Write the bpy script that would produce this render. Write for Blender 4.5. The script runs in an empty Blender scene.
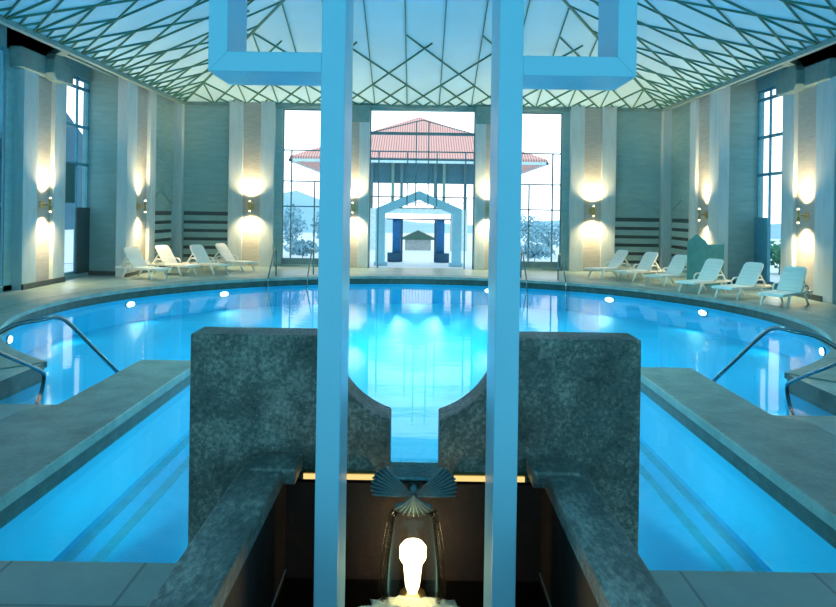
import bpy, bmesh, math, random
from mathutils import Vector, Matrix
R = math.radians
random.seed(7)
scene = bpy.context.scene
COL = scene.collection

# ------------------------------------------------------------------ materials
def new_mat(name):
    m = bpy.data.materials.new(name); m.use_nodes = True
    nt = m.node_tree
    for n in list(nt.nodes): nt.nodes.remove(n)
    out = nt.nodes.new('ShaderNodeOutputMaterial')
    return m, nt, out

def N(nt, t, **kw):
    n = nt.nodes.new(t)
    for k, v in kw.items():
        if k in n.inputs: n.inputs[k].default_value = v
        else: setattr(n, k, v)
    return n

def ramp(nt, fac, stops):
    r = nt.nodes.new('ShaderNodeValToRGB')
    while len(r.color_ramp.elements) < len(stops): r.color_ramp.elements.new(0.5)
    for e, (p, c) in zip(r.color_ramp.elements, stops):
        e.position = p; e.color = (*c, 1)
    nt.links.new(fac, r.inputs[0])
    return r.outputs[0]

def coords(nt, scale=(1, 1, 1)):
    tc = nt.nodes.new('ShaderNodeTexCoord')
    mp = nt.nodes.new('ShaderNodeMapping'); mp.inputs['Scale'].default_value = scale
    nt.links.new(tc.outputs['Object'], mp.inputs[0])
    return mp.outputs[0]

def plain(name, col, rough=0.5, metal=0.0, var=0.12, scale=6.0, bump=0.0, spec=0.5):
    m, nt, out = new_mat(name)
    b = N(nt, 'ShaderNodeBsdfPrincipled', Roughness=rough, Metallic=metal)
    b.inputs['Specular IOR Level'].default_value = spec
    nz = N(nt, 'ShaderNodeTexNoise', Scale=scale, Detail=4.0)
    nt.links.new(coords(nt), nz.inputs['Vector'])
    lo = tuple(max(0, c * (1 - var)) for c in col); hi = tuple(min(1, c * (1 + var)) for c in col)
    nt.links.new(ramp(nt, nz.outputs['Fac'], [(0.3, lo), (0.7, hi)]), b.inputs['Base Color'])
    if bump:
        bp = N(nt, 'ShaderNodeBump', Strength=bump, Distance=0.02)
        nt.links.new(nz.outputs['Fac'], bp.inputs['Height']); nt.links.new(bp.outputs[0], b.inputs['Normal'])
    nt.links.new(b.outputs[0], out.inputs[0])
    return m

def stone(name, c_lo, c_mid, c_hi, scale=3.0, stretch=(1, 1, 1), rough=0.6, bump=0.25, spec=0.4, fine=28.0, contrast=(0.3, 0.5, 0.72), fw=.35):
    m, nt, out = new_mat(name)
    b = N(nt, 'ShaderNodeBsdfPrincipled', Roughness=rough)
    b.inputs['Specular IOR Level'].default_value = spec
    v = coords(nt, stretch)
    n1 = N(nt, 'ShaderNodeTexNoise', Scale=scale, Detail=8.0, Roughness=0.65)
    n2 = N(nt, 'ShaderNodeTexNoise', Scale=fine, Detail=5.0, Roughness=0.7)
    nt.links.new(v, n1.inputs['Vector']); nt.links.new(v, n2.inputs['Vector'])
    mx = N(nt, 'ShaderNodeMath', operation='MULTIPLY_ADD')
    nt.links.new(n2.outputs['Fac'], mx.inputs[0]); mx.inputs[1].default_value = fw
    sc = N(nt, 'ShaderNodeMath', operation='MULTIPLY'); nt.links.new(n1.outputs['Fac'], sc.inputs[0]); sc.inputs[1].default_value = 1 - fw
    nt.links.new(sc.outputs[0], mx.inputs[2])
    nt.links.new(ramp(nt, mx.outputs[0], list(zip(contrast, (c_lo, c_mid, c_hi)))), b.inputs['Base Color'])
    bp = N(nt, 'ShaderNodeBump', Strength=bump, Distance=0.03)
    nt.links.new(mx.outputs[0], bp.inputs['Height']); nt.links.new(bp.outputs[0], b.inputs['Normal'])
    nt.links.new(b.outputs[0], out.inputs[0])
    return m

def tiles(name, c1, c2, mortar, w, h, msize=0.01, rough=0.3, spec=0.5, noise=0.25, offset=0.0):
    m, nt, out = new_mat(name)
    b = N(nt, 'ShaderNodeBsdfPrincipled', Roughness=rough)
    b.inputs['Specular IOR Level'].default_value = spec
    v = coords(nt)
    br = N(nt, 'ShaderNodeTexBrick', offset=offset)
    br.inputs['Color1'].default_value = (*c1, 1); br.inputs['Color2'].default_value = (*c2, 1); br.inputs['Mortar'].default_value = (*mortar, 1)
    br.inputs['Scale'].default_value = 1.0; br.inputs['Mortar Size'].default_value = msize
    br.inputs['Brick Width'].default_value = w; br.inputs['Row Height'].default_value = h
    nt.links.new(v, br.inputs['Vector'])
    nz = N(nt, 'ShaderNodeTexNoise', Scale=1.3, Detail=8.0, Roughness=0.7); nt.links.new(v, nz.inputs['Vector'])
    g = ramp(nt, nz.outputs['Fac'], [(0.3, (1 - noise,) * 3), (0.7, (1, 1, 1))])
    mm = N(nt, 'ShaderNodeMix', data_type='RGBA', blend_type='MULTIPLY'); mm.inputs[0].default_value = 1.0
    nt.links.new(br.outputs['Color'], mm.inputs[6]); nt.links.new(g, mm.inputs[7])
    nt.links.new(mm.outputs[2], b.inputs['Base Color'])
    nt.links.new(b.outputs[0], out.inputs[0])
    return m

def emit(name, col, strength):
    m, nt, out = new_mat(name)
    e = N(nt, 'ShaderNodeEmission', Strength=strength); e.inputs['Color'].default_value = (*col, 1)
    nt.links.new(e.outputs[0], out.inputs[0])
    return m

def water_mat(name, tint, rough=0.03, wave=(0.9, 0.35), strength=0.12, ior=1.33, cap=.40):
    m, nt, out = new_mat(name)
    v = coords(nt, (wave[0], wave[1], 1))
    n1 = N(nt, 'ShaderNodeTexNoise', Scale=2.2, Detail=3.0, Roughness=0.5); nt.links.new(v, n1.inputs['Vector'])
    bp = N(nt, 'ShaderNodeBump', Strength=strength, Distance=0.05)
    nt.links.new(n1.outputs['Fac'], bp.inputs['Height'])
    fr = N(nt, 'ShaderNodeFresnel', IOR=ior); nt.links.new(bp.outputs[0], fr.inputs['Normal'])
    tr = N(nt, 'ShaderNodeBsdfTransparent'); tr.inputs[0].default_value = (*tint, 1)
    gl = N(nt, 'ShaderNodeBsdfGlossy', Roughness=rough); nt.links.new(bp.outputs[0], gl.inputs['Normal'])
    mx = N(nt, 'ShaderNodeMixShader')
    mn = N(nt, 'ShaderNodeMapRange'); nt.links.new(fr.outputs[0], mn.inputs[0]); mn.inputs[1].default_value = .02; mn.inputs[2].default_value = .7; mn.inputs[3].default_value = .015; mn.inputs[4].default_value = cap
    nt.links.new(mn.outputs[0], mx.inputs[0]); nt.links.new(tr.outputs[0], mx.inputs[1]); nt.links.new(gl.outputs[0], mx.inputs[2])
    nt.links.new(mx.outputs[0], out.inputs[0])
    return m

def pane_mat(name, tint):
    m, nt, out = new_mat(name)
    lw = N(nt, 'ShaderNodeLayerWeight', Blend=.5)
    pw = N(nt, 'ShaderNodeMath', operation='POWER'); nt.links.new(lw.outputs['Facing'], pw.inputs[0]); pw.inputs[1].default_value = 4.0
    ml = N(nt, 'ShaderNodeMath', operation='MULTIPLY_ADD'); nt.links.new(pw.outputs[0], ml.inputs[0]); ml.inputs[1].default_value = .25; ml.inputs[2].default_value = .015
    tr = N(nt, 'ShaderNodeBsdfTransparent'); tr.inputs[0].default_value = (*tint, 1)
    gl = N(nt, 'ShaderNodeBsdfGlossy', Roughness=.02)
    mx = N(nt, 'ShaderNodeMixShader')
    nt.links.new(ml.outputs[0], mx.inputs[0]); nt.links.new(tr.outputs[0], mx.inputs[1]); nt.links.new(gl.outputs[0], mx.inputs[2])
    nt.links.new(mx.outputs[0], out.inputs[0])
    return m

def glass_mat(name, tint, ior=1.3, rough=0.02):
    m, nt, out = new_mat(name)
    fr = N(nt, 'ShaderNodeFresnel', IOR=ior)
    tr = N(nt, 'ShaderNodeBsdfTransparent'); tr.inputs[0].default_value = (*tint, 1)
    gl = N(nt, 'ShaderNodeBsdfGlossy', Roughness=rough)
    mx = N(nt, 'ShaderNodeMixShader')
    nt.links.new(fr.outputs[0], mx.inputs[0]); nt.links.new(tr.outputs[0], mx.inputs[1]); nt.links.new(gl.outputs[0], mx.inputs[2])
    nt.links.new(mx.outputs[0], out.inputs[0])
    return m

M = {}
M['wall'] = stone('board_marked_concrete', (.23, .37, .36), (.30, .45, .44), (.37, .53, .52), 1.4, (1, 1, 5), .75, .12, .3)
M['pier'] = stone('pale_concrete', (.46, .52, .52), (.55, .62, .62), (.63, .70, .70), 1.6, (4, 4, .6), .7, .08, .3)
M['masonry'] = stone('warm_masonry', (.33, .33, .30), (.43, .42, .38), (.53, .51, .46), 3.0, (1, 1, 6), .75, .2, .3)
M['deck'] = tiles('deck_stone_tiles', (.24, .36, .35), (.28, .40, .39), (.15, .21, .20), .9, .9, .012, .32, .5, .35)
M['coping'] = stone('coping_stone', (.10, .15, .14), (.19, .26, .245), (.30, .38, .36), 2.2, (1, 1, 1), .45, .15)
M['moss'] = stone('wet_mossy_stone', (.012, .028, .024), (.03, .055, .048), (.08, .11, .095), 5.0, (1, 1, 1), .4, .3)
M['granite'] = stone('dark_granite', (.035, .055, .055), (.12, .15, .14), (.46, .50, .45), 2.6, (1, 1, 1), .5, .8, .45, 42.0, (.36, .5, .68), .5)
M['ledge'] = stone('rough_ledge_granite', (.05, .07, .07), (.13, .17, .165), (.42, .48, .45), 4.0, (1, .4, 1), .42, .6, .5, 34.0, (.36, .5, .66), .5)
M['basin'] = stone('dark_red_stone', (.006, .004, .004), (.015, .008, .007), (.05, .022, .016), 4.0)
M['poolpaint'] = plain('pool_paint', (.001, .37, .61), .6, 0, .04, .5)
M['stripe'] = plain('dark_floor_stripe', (.002, .27, .38), .6)
M['poolwater'] = water_mat('pool_water', (.62, .95, 1.0), .035, (.35, 1.3), .05)
M['basinwater'] = water_mat('basin_water', (.4, .45, .42), .05, (3, 3), .3)
M['ceiling'] = plain('pale_ceiling_panels', (.52, .77, .86), .8, 0, .05, .6, 0, .1)
M['lattice'] = plain('dark_green_ribs', (.06, .20, .15), .6)
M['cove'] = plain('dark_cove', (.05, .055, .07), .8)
M['beam'] = plain('green_grey_beam', (.22, .33, .31), .6)
M['frame_white'] = plain('pale_blue_painted_frame', (.29, .66, .88), .35, 0, .03, 2.0)
M['plastic'] = plain('white_plastic', (.84, .83, .76), .4, 0, .03)
M['chrome'] = plain('brushed_steel', (.20, .27, .29), .25, 1.0, .05)
M['brass'] = plain('brass', (.50, .38, .16), .3, 1.0, .08)
M['bulb'] = emit('warm_bulb', (1.0, .80, .45), 6.0)
M['hotbulb'] = emit('fountain_bulb', (1.0, .80, .42), 6.0)
M['strip'] = emit('warm_edge_glow', (1.0, .72, .26), 0.9)  # emission stands for lamplight on the fountain wall's edge
M['poollamp'] = emit('pool_lamp_lens', (.85, 1.0, 1.0), 5.0)
M['verdigris'] = plain('verdigris_bronze', (.13, .23, .26), .4, .3, .2, 20, .2)
M['teal'] = plain('teal_lacquer', (.11, .36, .33), .5)
M['mullion'] = plain('blue_grey_mullion', (.16, .26, .28), .4)
M['mullion_blue'] = plain('blue_window_frame', (.12, .36, .46), .4)
M['spandrel'] = plain('green_spandrel', (.06, .16, .15), .5)
M['darkpanel'] = plain('dark_panel', (.07, .09, .09), .6)
M['glass'] = pane_mat('window_glass', (.95, .98, 1.0))
M['fall'] = glass_mat('water_sheet', (.90, .92, .90), 1.3, .08)
M['foam'] = plain('white_foam', (.55, .68, .66), .8, 0, .2, 30, .5)
M['rooftile'] = None
M['portal'] = plain('pale_blue_portal', (.50, .80, .95), .5, 0, .04)
M['curtain'] = plain('blue_curtain', (.05, .22, .48), .7)
M['darkblue'] = plain('dark_blue_base', (.03, .10, .18), .6)
M['pav_white'] = plain('pavilion_white', (.88, .92, .94), .6)
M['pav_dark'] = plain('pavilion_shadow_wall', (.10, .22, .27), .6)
M['pav_green'] = plain('pavilion_green_post', (.28, .42, .34), .6)
M['gable_green'] = plain('copper_green_roof', (.16, .33, .28), .6)
M['paving'] = plain('pale_paving', (.66, .74, .78), .7, 0, .05, .5)
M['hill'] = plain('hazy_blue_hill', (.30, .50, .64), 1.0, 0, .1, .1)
M['hill_dark'] = plain('dark_blue_hill', (.05, .14, .20), 1.0, 0, .2, .05)
M['leaf'] = plain('bluish_foliage', (.30, .50, .58), .8, 0, .4, 3)
M['leaf_green'] = plain('green_foliage', (.05, .26, .14), .8, 0, .4, 3)
M['bark'] = plain('bark', (.10, .08, .06), .9)

# red tiled roof: ribs of tile run down the slope (pattern in object x)
m, nt, out = new_mat('red_roof_tiles')
b = N(nt, 'ShaderNodeBsdfPrincipled', Roughness=.7)
wv = N(nt, 'ShaderNodeTexWave', Scale=1.8, Distortion=.4, wave_type='BANDS', bands_direction='X')
nt.links.new(coords(nt), wv.inputs['Vector'])
nt.links.new(ramp(nt, wv.outputs['Fac'], [(.2, (.80, .22, .18)), (.8, (1.0, .55, .46))]), b.inputs['Base Color'])
nt.links.new(b.outputs[0], out.inputs[0]); M['rooftile'] = m

# ------------------------------------------------------------------ mesh builder
class MB:
    def __init__(self): self.v = []; self.f = []; self.mi = []
    def add(self, vs, fs, mi=0):
        o = len(self.v); self.v += [tuple(x) for x in vs]
        self.f += [tuple(i + o for i in f) for f in fs]; self.mi += [mi] * len(fs)
        return self
    def box(self, a, b, mi=0):
        x0, y0, z0 = (min(a[i], b[i]) for i in range(3)); x1, y1, z1 = (max(a[i], b[i]) for i in range(3))
        vs = [(x0, y0, z0), (x1, y0, z0), (x1, y1, z0), (x0, y1, z0), (x0, y0, z1), (x1, y0, z1), (x1, y1, z1), (x0, y1, z1)]
        return self.add(vs, [(0, 3, 2, 1), (4, 5, 6, 7), (0, 1, 5, 4), (1, 2, 6, 5), (2, 3, 7, 6), (3, 0, 4, 7)], mi)
    def bar(self, p, q, w, h, up=(0, 0, 1), mi=0):
        p = Vector(p); q = Vector(q); d = (q - p).normalized(); up = Vector(up)
        s = d.cross(up)
        if s.length < 1e-4: s = d.cross(Vector((1, 0, 0)))
        s.normalize(); u = s.cross(d)
        vs = []
        for c in (p, q):
            for a, bb in ((-1, -1), (1, -1), (1, 1), (-1, 1)): vs.append(c + s * a * w / 2 + u * bb * h / 2)
        return self.add(vs, [(0, 1, 2, 3), (7, 6, 5, 4), (0, 4, 5, 1), (1, 5, 6, 2), (2, 6, 7, 3), (3, 7, 4, 0)], mi)
    def tube(self, pts, r, n=10, mi=0, cap=True):
        pts = [Vector(p) for p in pts]; rings = []
        prev = None
        for i, p in enumerate(pts):
            t = (pts[min(i + 1, len(pts) - 1)] - pts[max(i - 1, 0)]).normalized()
            if prev is None:
                a = t.cross(Vector((0, 0, 1)))
                if a.length < 1e-3: a = t.cross(Vector((1, 0, 0)))
            else:
                a = prev - t * prev.dot(t)
            a.normalize(); prev = a; bb = t.cross(a)
            rr = r[i] if isinstance(r, (list, tuple)) else r
            rings.append([p + (a * math.cos(2 * math.pi * k / n) + bb * math.sin(2 * math.pi * k / n)) * rr for k in range(n)])
        vs = [v for ring in rings for v in ring]; fs = []
        for i in range(len(rings) - 1):
            for k in range(n):
                fs.append((i * n + k, i * n + (k + 1) % n, (i + 1) * n + (k + 1) % n, (i + 1) * n + k))
        if cap: fs.append(tuple(range(n - 1, -1, -1))); fs.append(tuple((len(rings) - 1) * n + k for k in range(n)))
        return self.add(vs, fs, mi)
    def prism(self, poly, axis, a, b, mi=0):
        # poly: 2D points; axis 'x','y','z' extruded from a to b
        def P(u, v, w): return {'x': (w, u, v), 'y': (u, w, v), 'z': (u, v, w)}[axis]
        n = len(poly)
        vs = [P(u, v, a) for u, v in poly] + [P(u, v, b) for u, v in poly]
        fs = [tuple(range(n)), tuple(range(2 * n - 1, n - 1, -1))] + [(i, i + n, (i + 1) % n + n, (i + 1) % n) for i in range(n)]
        return self.add(vs, fs, mi)
    def xform(self, mat):
        self.v = [tuple(mat @ Vector(v)) for v in self.v]; return self
    def build(self, name, mats, parent=None, bevel=0, smooth=False, segs=2):
        me = bpy.data.meshes.new(name); me.from_pydata(self.v, [], self.f)
        if not isinstance(mats, (list, tuple)): mats = [mats]
        for mt in mats: me.materials.append(mt)
        for p, i in zip(me.polygons, self.mi): p.material_index = i
        bm = bmesh.new(); bm.from_mesh(me); bmesh.ops.recalc_face_normals(bm, faces=bm.faces); bm.to_mesh(me); bm.free()
        o = bpy.data.objects.new(name, me); COL.objects.link(o)
        if parent: o.parent = parent
        if smooth:
            for p in me.polygons: p.use_smooth = True
        if bevel:
            bv = o.modifiers.new('bevel', 'BEVEL'); bv.width = bevel; bv.segments = segs; bv.limit_method = 'ANGLE'; bv.angle_limit = R(40)
        return o

def tag(o, label, cat, group=None, kind=None):
    o['label'] = label; o['category'] = cat
    if group: o['group'] = group
    if kind: o['kind'] = kind
    return o
def struct(o): o['kind'] = 'structure'; return o
def thing(name, label, cat, loc=(0, 0, 0), rz=0, group=None):
    o = bpy.data.objects.new(name, None); COL.objects.link(o); o.empty_display_size = .2
    o.location = loc; o.rotation_euler = (0, 0, rz)
    return tag(o, label, cat, group)
def dup(root, loc, rz, label):
    r = root.copy(); COL.objects.link(r); r.location = loc; r.rotation_euler = (0, 0, rz); r['label'] = label
    for ch in list(root.children):
        c = ch.copy(); COL.objects.link(c); c.parent = r
        for g in list(ch.children):
            d = g.copy(); COL.objects.link(d); d.parent = c
    return r

XC = 0.15          # the hall's axis
BACK = 31.3        # back wall
EAVE = 6.8         # ceiling edge height
PC, PR = 18.35, 8.95   # pool centre / radius
WZ = -0.22         # water level
PF = -0.95         # pool floor

# ------------------------------------------------------------------ pool outline
def outline(notch):
    front = [(-3.4, 5.06)]
    if notch: front += [(-.84, 5.06), (-.84, 2.3), (.84, 2.3), (.84, 5.06)]
    p = front + [(3.4, 5.06), (3.4, 11.66), (4.25, 11.66), (4.25, 9.05), (5.65, 9.05)]
    a0 = math.atan2(-math.sqrt(PR ** 2 - 5.65 ** 2), 5.65); a1 = math.pi - a0
    n = 120
    p += [(PR * math.cos(a0 + (a1 - a0) * i / n), PC + PR * math.sin(a0 + (a1 - a0) * i / n)) for i in range(n + 1)]
    p += [(-5.65, 9.05), (-4.25, 9.05), (-4.25, 11.66), (-3.4, 11.66)]
    return p
HOLE = outline(True); POOL = outline(False)

def fill_poly(loops, z, name, mat):
    bm = bmesh.new(); edges = []
    for lp in loops:
        vs = [bm.verts.new((x, y, z)) for x, y in lp]
        for i in range(len(vs)): edges.append(bm.edges.new((vs[i], vs[(i + 1) % len(vs)])))
    bmesh.ops.triangle_fill(bm, use_beauty=True, use_dissolve=False, edges=edges)
    for f in bm.faces:
        if f.normal.z < 0: f.normal_flip()
    me = bpy.data.meshes.new(name); bm.to_mesh(me); bm.free()
    me.materials.append(mat)
    o = bpy.data.objects.new(name, me); COL.objects.link(o)
    return o
struct(fill_poly([[(-12.6, .6), (12.9, .6), (12.9, BACK + .3), (-12.6, BACK + .3)], HOLE], 0, 'floor', M['deck']))
struct(fill_poly([POOL], WZ, 'pool_water', M['poolwater']))
# basin: stone band at the rim, painted shell below
mb = MB()
n = len(POOL)
for i in range(n):
    (x0, y0), (x1, y1) = POOL[i], POOL[(i + 1) % n]
    mb.add([(x0, y0, 0), (x1, y1, 0), (x1, y1, -.27), (x0, y0, -.27)], [(0, 1, 2, 3)], 0)
    mb.add([(x0, y0, -.27), (x1, y1, -.27), (x1, y1, PF), (x0, y0, PF)], [(0, 1, 2, 3)], 1)
struct(mb.build('pool_wall', [M['moss'], M['poolpaint']]))
struct(fill_poly([POOL], PF, 'pool_floor', M['poolpaint']))
# pool coping ring
mb = MB()
a0 = math.atan2(-math.sqrt(PR ** 2 - 5.65 ** 2), 5.65); a1 = math.pi - a0; n = 120
inn = [((PR - .04) * math.cos(a0 + (a1 - a0) * i / n), PC + (PR - .04) * math.sin(a0 + (a1 - a0) * i / n)) for i in range(n + 1)]
outr = [((PR + .75) * math.cos(a0 + (a1 - a0) * i / n), PC + (PR + .75) * math.sin(a0 + (a1 - a0) * i / n)) for i in range(n + 1)]
for i in range(n):
    q = [inn[i], outr[i], outr[i + 1], inn[i + 1]]
    vs = [(x, y, -.07) for x, y in q] + [(x, y, .02) for x, y in q]
    mb.add(vs, [(4, 5, 6, 7), (0, 3, 7, 4), (1, 5, 6, 2)] + ([(0, 4, 5, 1)] if i == 0 else []) + ([(3, 2, 6, 7)] if i == n - 1 else []))
struct(mb.build('trim_1', M['coping']))
# copings on the two dividers and along the near pools
for k, s in ((2, -1), (3, 1)):
    mb = MB()
    mb.prism([(s * 3.36, 4.99), (s * 3.36, 11.70), (s * 4.29, 11.70), (s * 4.29, 9.0), (s * 4.6, 8.7), (s * 4.6, 4.99)], 'z', -.10, .02)
    struct(mb.build('trim_%d' % k, M['coping'], bevel=.015))
# steps in the side channels
for s in (-1, 1):
    mb = MB()
    for i in range(4):
        mb.box((s * 4.26, 9.06, PF + .005), (s * 5.64, 9.06 + .38 * (i + 1), -.30 - .18 * i))
    struct(mb.build('pool_steps', M['moss']))

# ------------------------------------------------------------------ walls
def side_wall(s, name):
    mb = MB()
    X = lambda v: XC + s * v
    mb.box((X(10.3), 28.3, 0), (X(10.7), BACK + .3, 7.4))           # panel by the corner
    mb.box((X(10.47), 26.5, 0), (X(10.82), 28.35, 7.38))               # behind the sconce pier
    mb.box((X(10.45), 26.2, 0), (X(11.9), 26.6, 7.6))               # jog facing the hall
    mb.box((X(11.6), 20.75, 0), (X(12.0), 23.65, 7.6))               # behind the near column
    mb.box((X(11.6), 15.0, 0), (X(12.0), 17.2, 7.6))
    mb.box((X(11.6), 8.5, 0), (X(12.0), 10.7, 7.6))
    mb.box((X(11.6), .6, 0), (X(12.0), 4.0, 7.6))
    mb.box((X(11.6), .6, 6.75), (X(12.0), 26.3, 7.6))               # lintel over the windows
    mb.box((X(11.6), .6, 0), (X(12.0), 21.5, .15)); mb.box((X(11.6), 23.9, 0), (X(12.0), 26.3, .12))
    struct(mb.build(name, M['wall']))
side_wall(-1, 'wall_left'); side_wall(1, 'wall_right')

mb = MB()
for s in (-1, 1):
    X = lambda v: XC + s * v
    mb.box((X(7.9), BACK, 0), (X(10.7), BACK + .4, 7.4))
    mb.box((X(5.85), BACK + .05, 0), (X(8.0), BACK + .4, 7.4))
    mb.box((X(2.2), BACK + .05, 0), (X(3.5), BACK + .4, 7.4))
    mb.box((X(3.4), BACK + .05, 6.6), (X(5.9), BACK + .4, 7.4)); mb.box((X(3.4), BACK + .05, 0), (X(5.9), BACK + .4, .1))
mb.box((XC - 2.3, BACK + .05, 6.6), (XC + 2.3, BACK + .4, 7.4))
struct(mb.build('wall_back', M['wall']))

# chevron relief on the four wall panels beside the corners, slatted grilles below it
for s in (-1, 1):
    mb = MB()
    for (x0, x1, xm) in ((8.15, 9.95, 9.05),):
        mb.bar((XC + s * x0, BACK - .02, 2.6), (XC + s * xm, BACK - .02, 3.06), .05, .10, (0, 0, 1))
        mb.bar((XC + s * xm, BACK - .02, 3.06), (XC + s * x1, BACK - .02, 2.6), .05, .10, (0, 0, 1))
    mb.bar((XC + s * 10.28, 28.6, 2.6), (XC + s * 10.28, 29.65, 3.06), .05, .10); mb.bar((XC + s * 10.28, 29.65, 3.06), (XC + s * 10.28, 30.8, 2.6), .05, .10)
    struct(mb.build('trim_%d' % (4 if s < 0 else 5), M['wall']))
    mb = MB(); mb.box((XC + s * 9.95, BACK - .3, 0), (XC + s * 10.32, BACK + .02, 7.2))
    struct(mb.build('pilaster', M['pier'], bevel=.02))
def grille(length, label, loc, rz):
    t = thing('slatted_grille', label, 'grille', loc, rz, 'slatted wall grilles')
    MB().box((-length / 2, -.004, 0), (length / 2, -.03, 2.25)).build('backing', M['darkpanel'], t)
    mb = MB(); z = .12
    while z < 2.1:
        mb.box((-length / 2, -.03, z), (length / 2, -.09, z + .22)); z += .35
    mb.build('slats', M['wall'], t, bevel=.008)
    return t
grille(1.86, 'dark slatted grille low on the back wall behind the third white lounger from the left', (XC - 8.98, BACK, 0), 0)
grille(1.86, 'dark slatted grille low on the back wall behind the right side white loungers', (XC + 8.98, BACK, 0), 0)
grille(2.2, 'narrow slatted grille on the left side wall between the corner pilaster and the lit pier', (XC - 10.3, 29.65, 0), R(90))
grille(2.2, 'narrow slatted grille on the right side wall between the corner pilaster and the teal screen', (XC + 10.3, 29.65, 0), R(-90))

# piers: two pale strips with a masonry strip set back between them (local: front faces -y)
def pier(x, y, rz, a, b, c, d, depth=.22, h=7.0, top=None):
    mb = MB()
    mb.box((a, -depth, 0), (b, .1, h)); mb.box((c, -depth, 0), (d, .1, h))
    mb.box((b, -depth + .12, 0), (c, .1, h), 1)
    o = mb.build('pilaster', [M['pier'], M['masonry']], bevel=.012)
    o.location = (x, y, 0); o.rotation_euler = (0, 0, rz); return struct(o)
# back wall piers
pier(XC - 7.09, BACK, 0, -.94, -.36, .37, .94)
pier(XC + 7.09, BACK, 0, -.94, -.37, .36, .94)
pier(XC - 2.85, BACK, 0, -.65, -.22, .22, .65, .24, 6.05)
pier(XC + 2.85, BACK, 0, -.65, -.22, .22, .65, .24, 6.05)
for s in (-1, 1):   # dark lintel block over the central piers
    mb = MB(); mb.box((XC + s * 2.2, BACK - .20, 6.05), (XC + s * 3.5, BACK + .06, 6.78))
    struct(mb.build('lintel', M['beam'], bevel=.02))
# side piers (front plane 10.1) and near columns (front plane 11.35)
pier(XC - 10.35, 27.0, R(90), -1.4, -.5, .78, 1.4, .25, 7.0)
pier(XC + 10.35, 27.0, R(-90), -1.4, -.78, .5, 1.4, .25, 7.0)
def near_column(s):
    if s < 0: pier(XC - 11.6, 22.7, R(90), -1.5, -.7, .3, 1.05, .28, 6.3)
    else: pier(XC + 11.6, 22.3, R(-90), -1.4, -.65, .6, 1.6, .28, 6.3)
    mb = MB()
    mb.box((XC + s * 11.25, 20.9, 6.25), (XC + s * 11.75, 24.05, 6.85))
    mb.prism([(22.25, 6.35), (22.4, 6.15), (23.1, 6.15), (23.25, 6.35), (23.25, 6.75), (23.1, 6.95), (22.4, 6.95), (22.25, 6.75)], 'x', XC + s * 11.0, XC + s * 11.3)
    struct(mb.build('column_capital', M['beam'], bevel=.04))
    mb = MB()
    mb.bar((XC + s * 11.4, 23.0, 7.02), (XC + s * 10.0, 21.3, 6.92), .3, .16)
    mb.bar((XC + s * 10.75, 22.2, 6.97), (XC + s * 10.75, 26.3, 6.97), .16, .16)
    struct(mb.build('bracket_beam', M['beam']))
near_column(-1); near_column(1)
# baseboards
for s, nm in ((-1, 'baseboard_left'), (1, 'baseboard_right')):
    mb = MB()
    mb.box((XC + s * 11.27, 21.2, 0), (XC + s * 11.34, 23.7, .16)); mb.box((XC + s * 10.05, 25.55, 0), (XC + s * 10.12, 28.45, .12)); mb.box((XC + s * 10.1, 26.12, 0), (XC + s * 11.6, 26.2, .14))
    struct(mb.build(nm, M['darkpanel']))

# ------------------------------------------------------------------ windows
def window(idx, mbf, mat, panes, extra=None):
    f = struct(mbf.build('window_%d' % idx, mat))
    g = MB()
    for a, b_ in panes: g.box(a, b_)
    g.build('pane', M['glass'], f)
    return f
WY = BACK + .2
for idx, s in ((1, -1), (2, 1)):
    X = lambda v: XC + s * v
    mb = MB(); t = .05
    for x, z0, z1 in ((3.52, .1, 6.6), (5.83, .1, 6.6), (5.48, .1, 4.88), (4.5, .1, 3.58), (4.0, .1, 4.88)):
        mb.box((X(x) - t / 2, WY - .05, z0), (X(x) + t / 2, WY + .05, z1))
    for z in (.14, 4.88, 3.58, 2.52, 6.57):
        mb.box((X(3.5), WY - .04, z - t / 2), (X(5.85), WY + .04, z + t / 2))
    mb.box((X(3.5), WY - .08, .1), (X(5.85), WY + .08, .35))
    window(idx, mb, M['mullion'], [((X(3.52), WY - .005, .3), (X(5.83), WY + .005, 6.57))])
mb = MB(); t = .05
for s in (-1, 1):
    for x, z0, z1 in ((2.18, 0, 6.6), (1.82, 0, 4.88), (.62, 2.6, 4.88), (.26, 2.6, 6.12)):
        mb.box((XC + s * x - t / 2, WY - .05, z0), (XC + s * x + t / 2, WY + .05, z1))
    mb.bar((XC, WY, 6.22), (XC + s * 2.18, WY, 5.66), .05, .04)
    for z in (2.98,): mb.box((XC + s * .9, WY - .04, z - t / 2), (XC + s * 2.2, WY + .04, z + t / 2))
mb.box((XC - 2.2, WY - .06, 5.58), (XC + 2.2, WY + .06, 5.70))
mb.box((XC - 2.2, WY - .04, 4.86), (XC + 2.2, WY + .04, 4.91)); mb.box((XC - 2.2, WY - .04, 4.52), (XC + 2.2, WY + .04, 4.60))
window(3, mb, M['mullion'], [((XC - 2.18, WY - .005, 3.3), (XC + 2.18, WY + .005, 6.57))])
for idx, s in ((4, -1), (5, 1)):
    X = lambda v: XC + s * v
    mb = MB()
    for y, w in ((23.9, .05), (25.3, .06), (26.12, .07)):
        mb.box((X(11.67), y - w / 2, .1), (X(11.74), y + w / 2, 6.75))
    for z in (.16, 5.1, 3.82, 6.4, 6.7):
        mb.box((X(11.67), 23.9, z - .05), (X(11.74), 26.2, z + .05))
    f = window(idx, mb, M['mullion_blue'], [((X(11.7), 24.0, .2), (X(11.71), 26.15, 6.7))])
    MB().box((X(11.6), 25.2, .1), (X(11.66), 26.18, 2.35)).build('lower_panel', M['darkpanel'] if s < 0 else M['mullion_blue'], f)
    if s < 0: MB().box((X(11.66), 24.0, 2.5), (X(11.72), 25.15, 3.8)).build('spandrel_panel', M['spandrel'], f)
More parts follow.
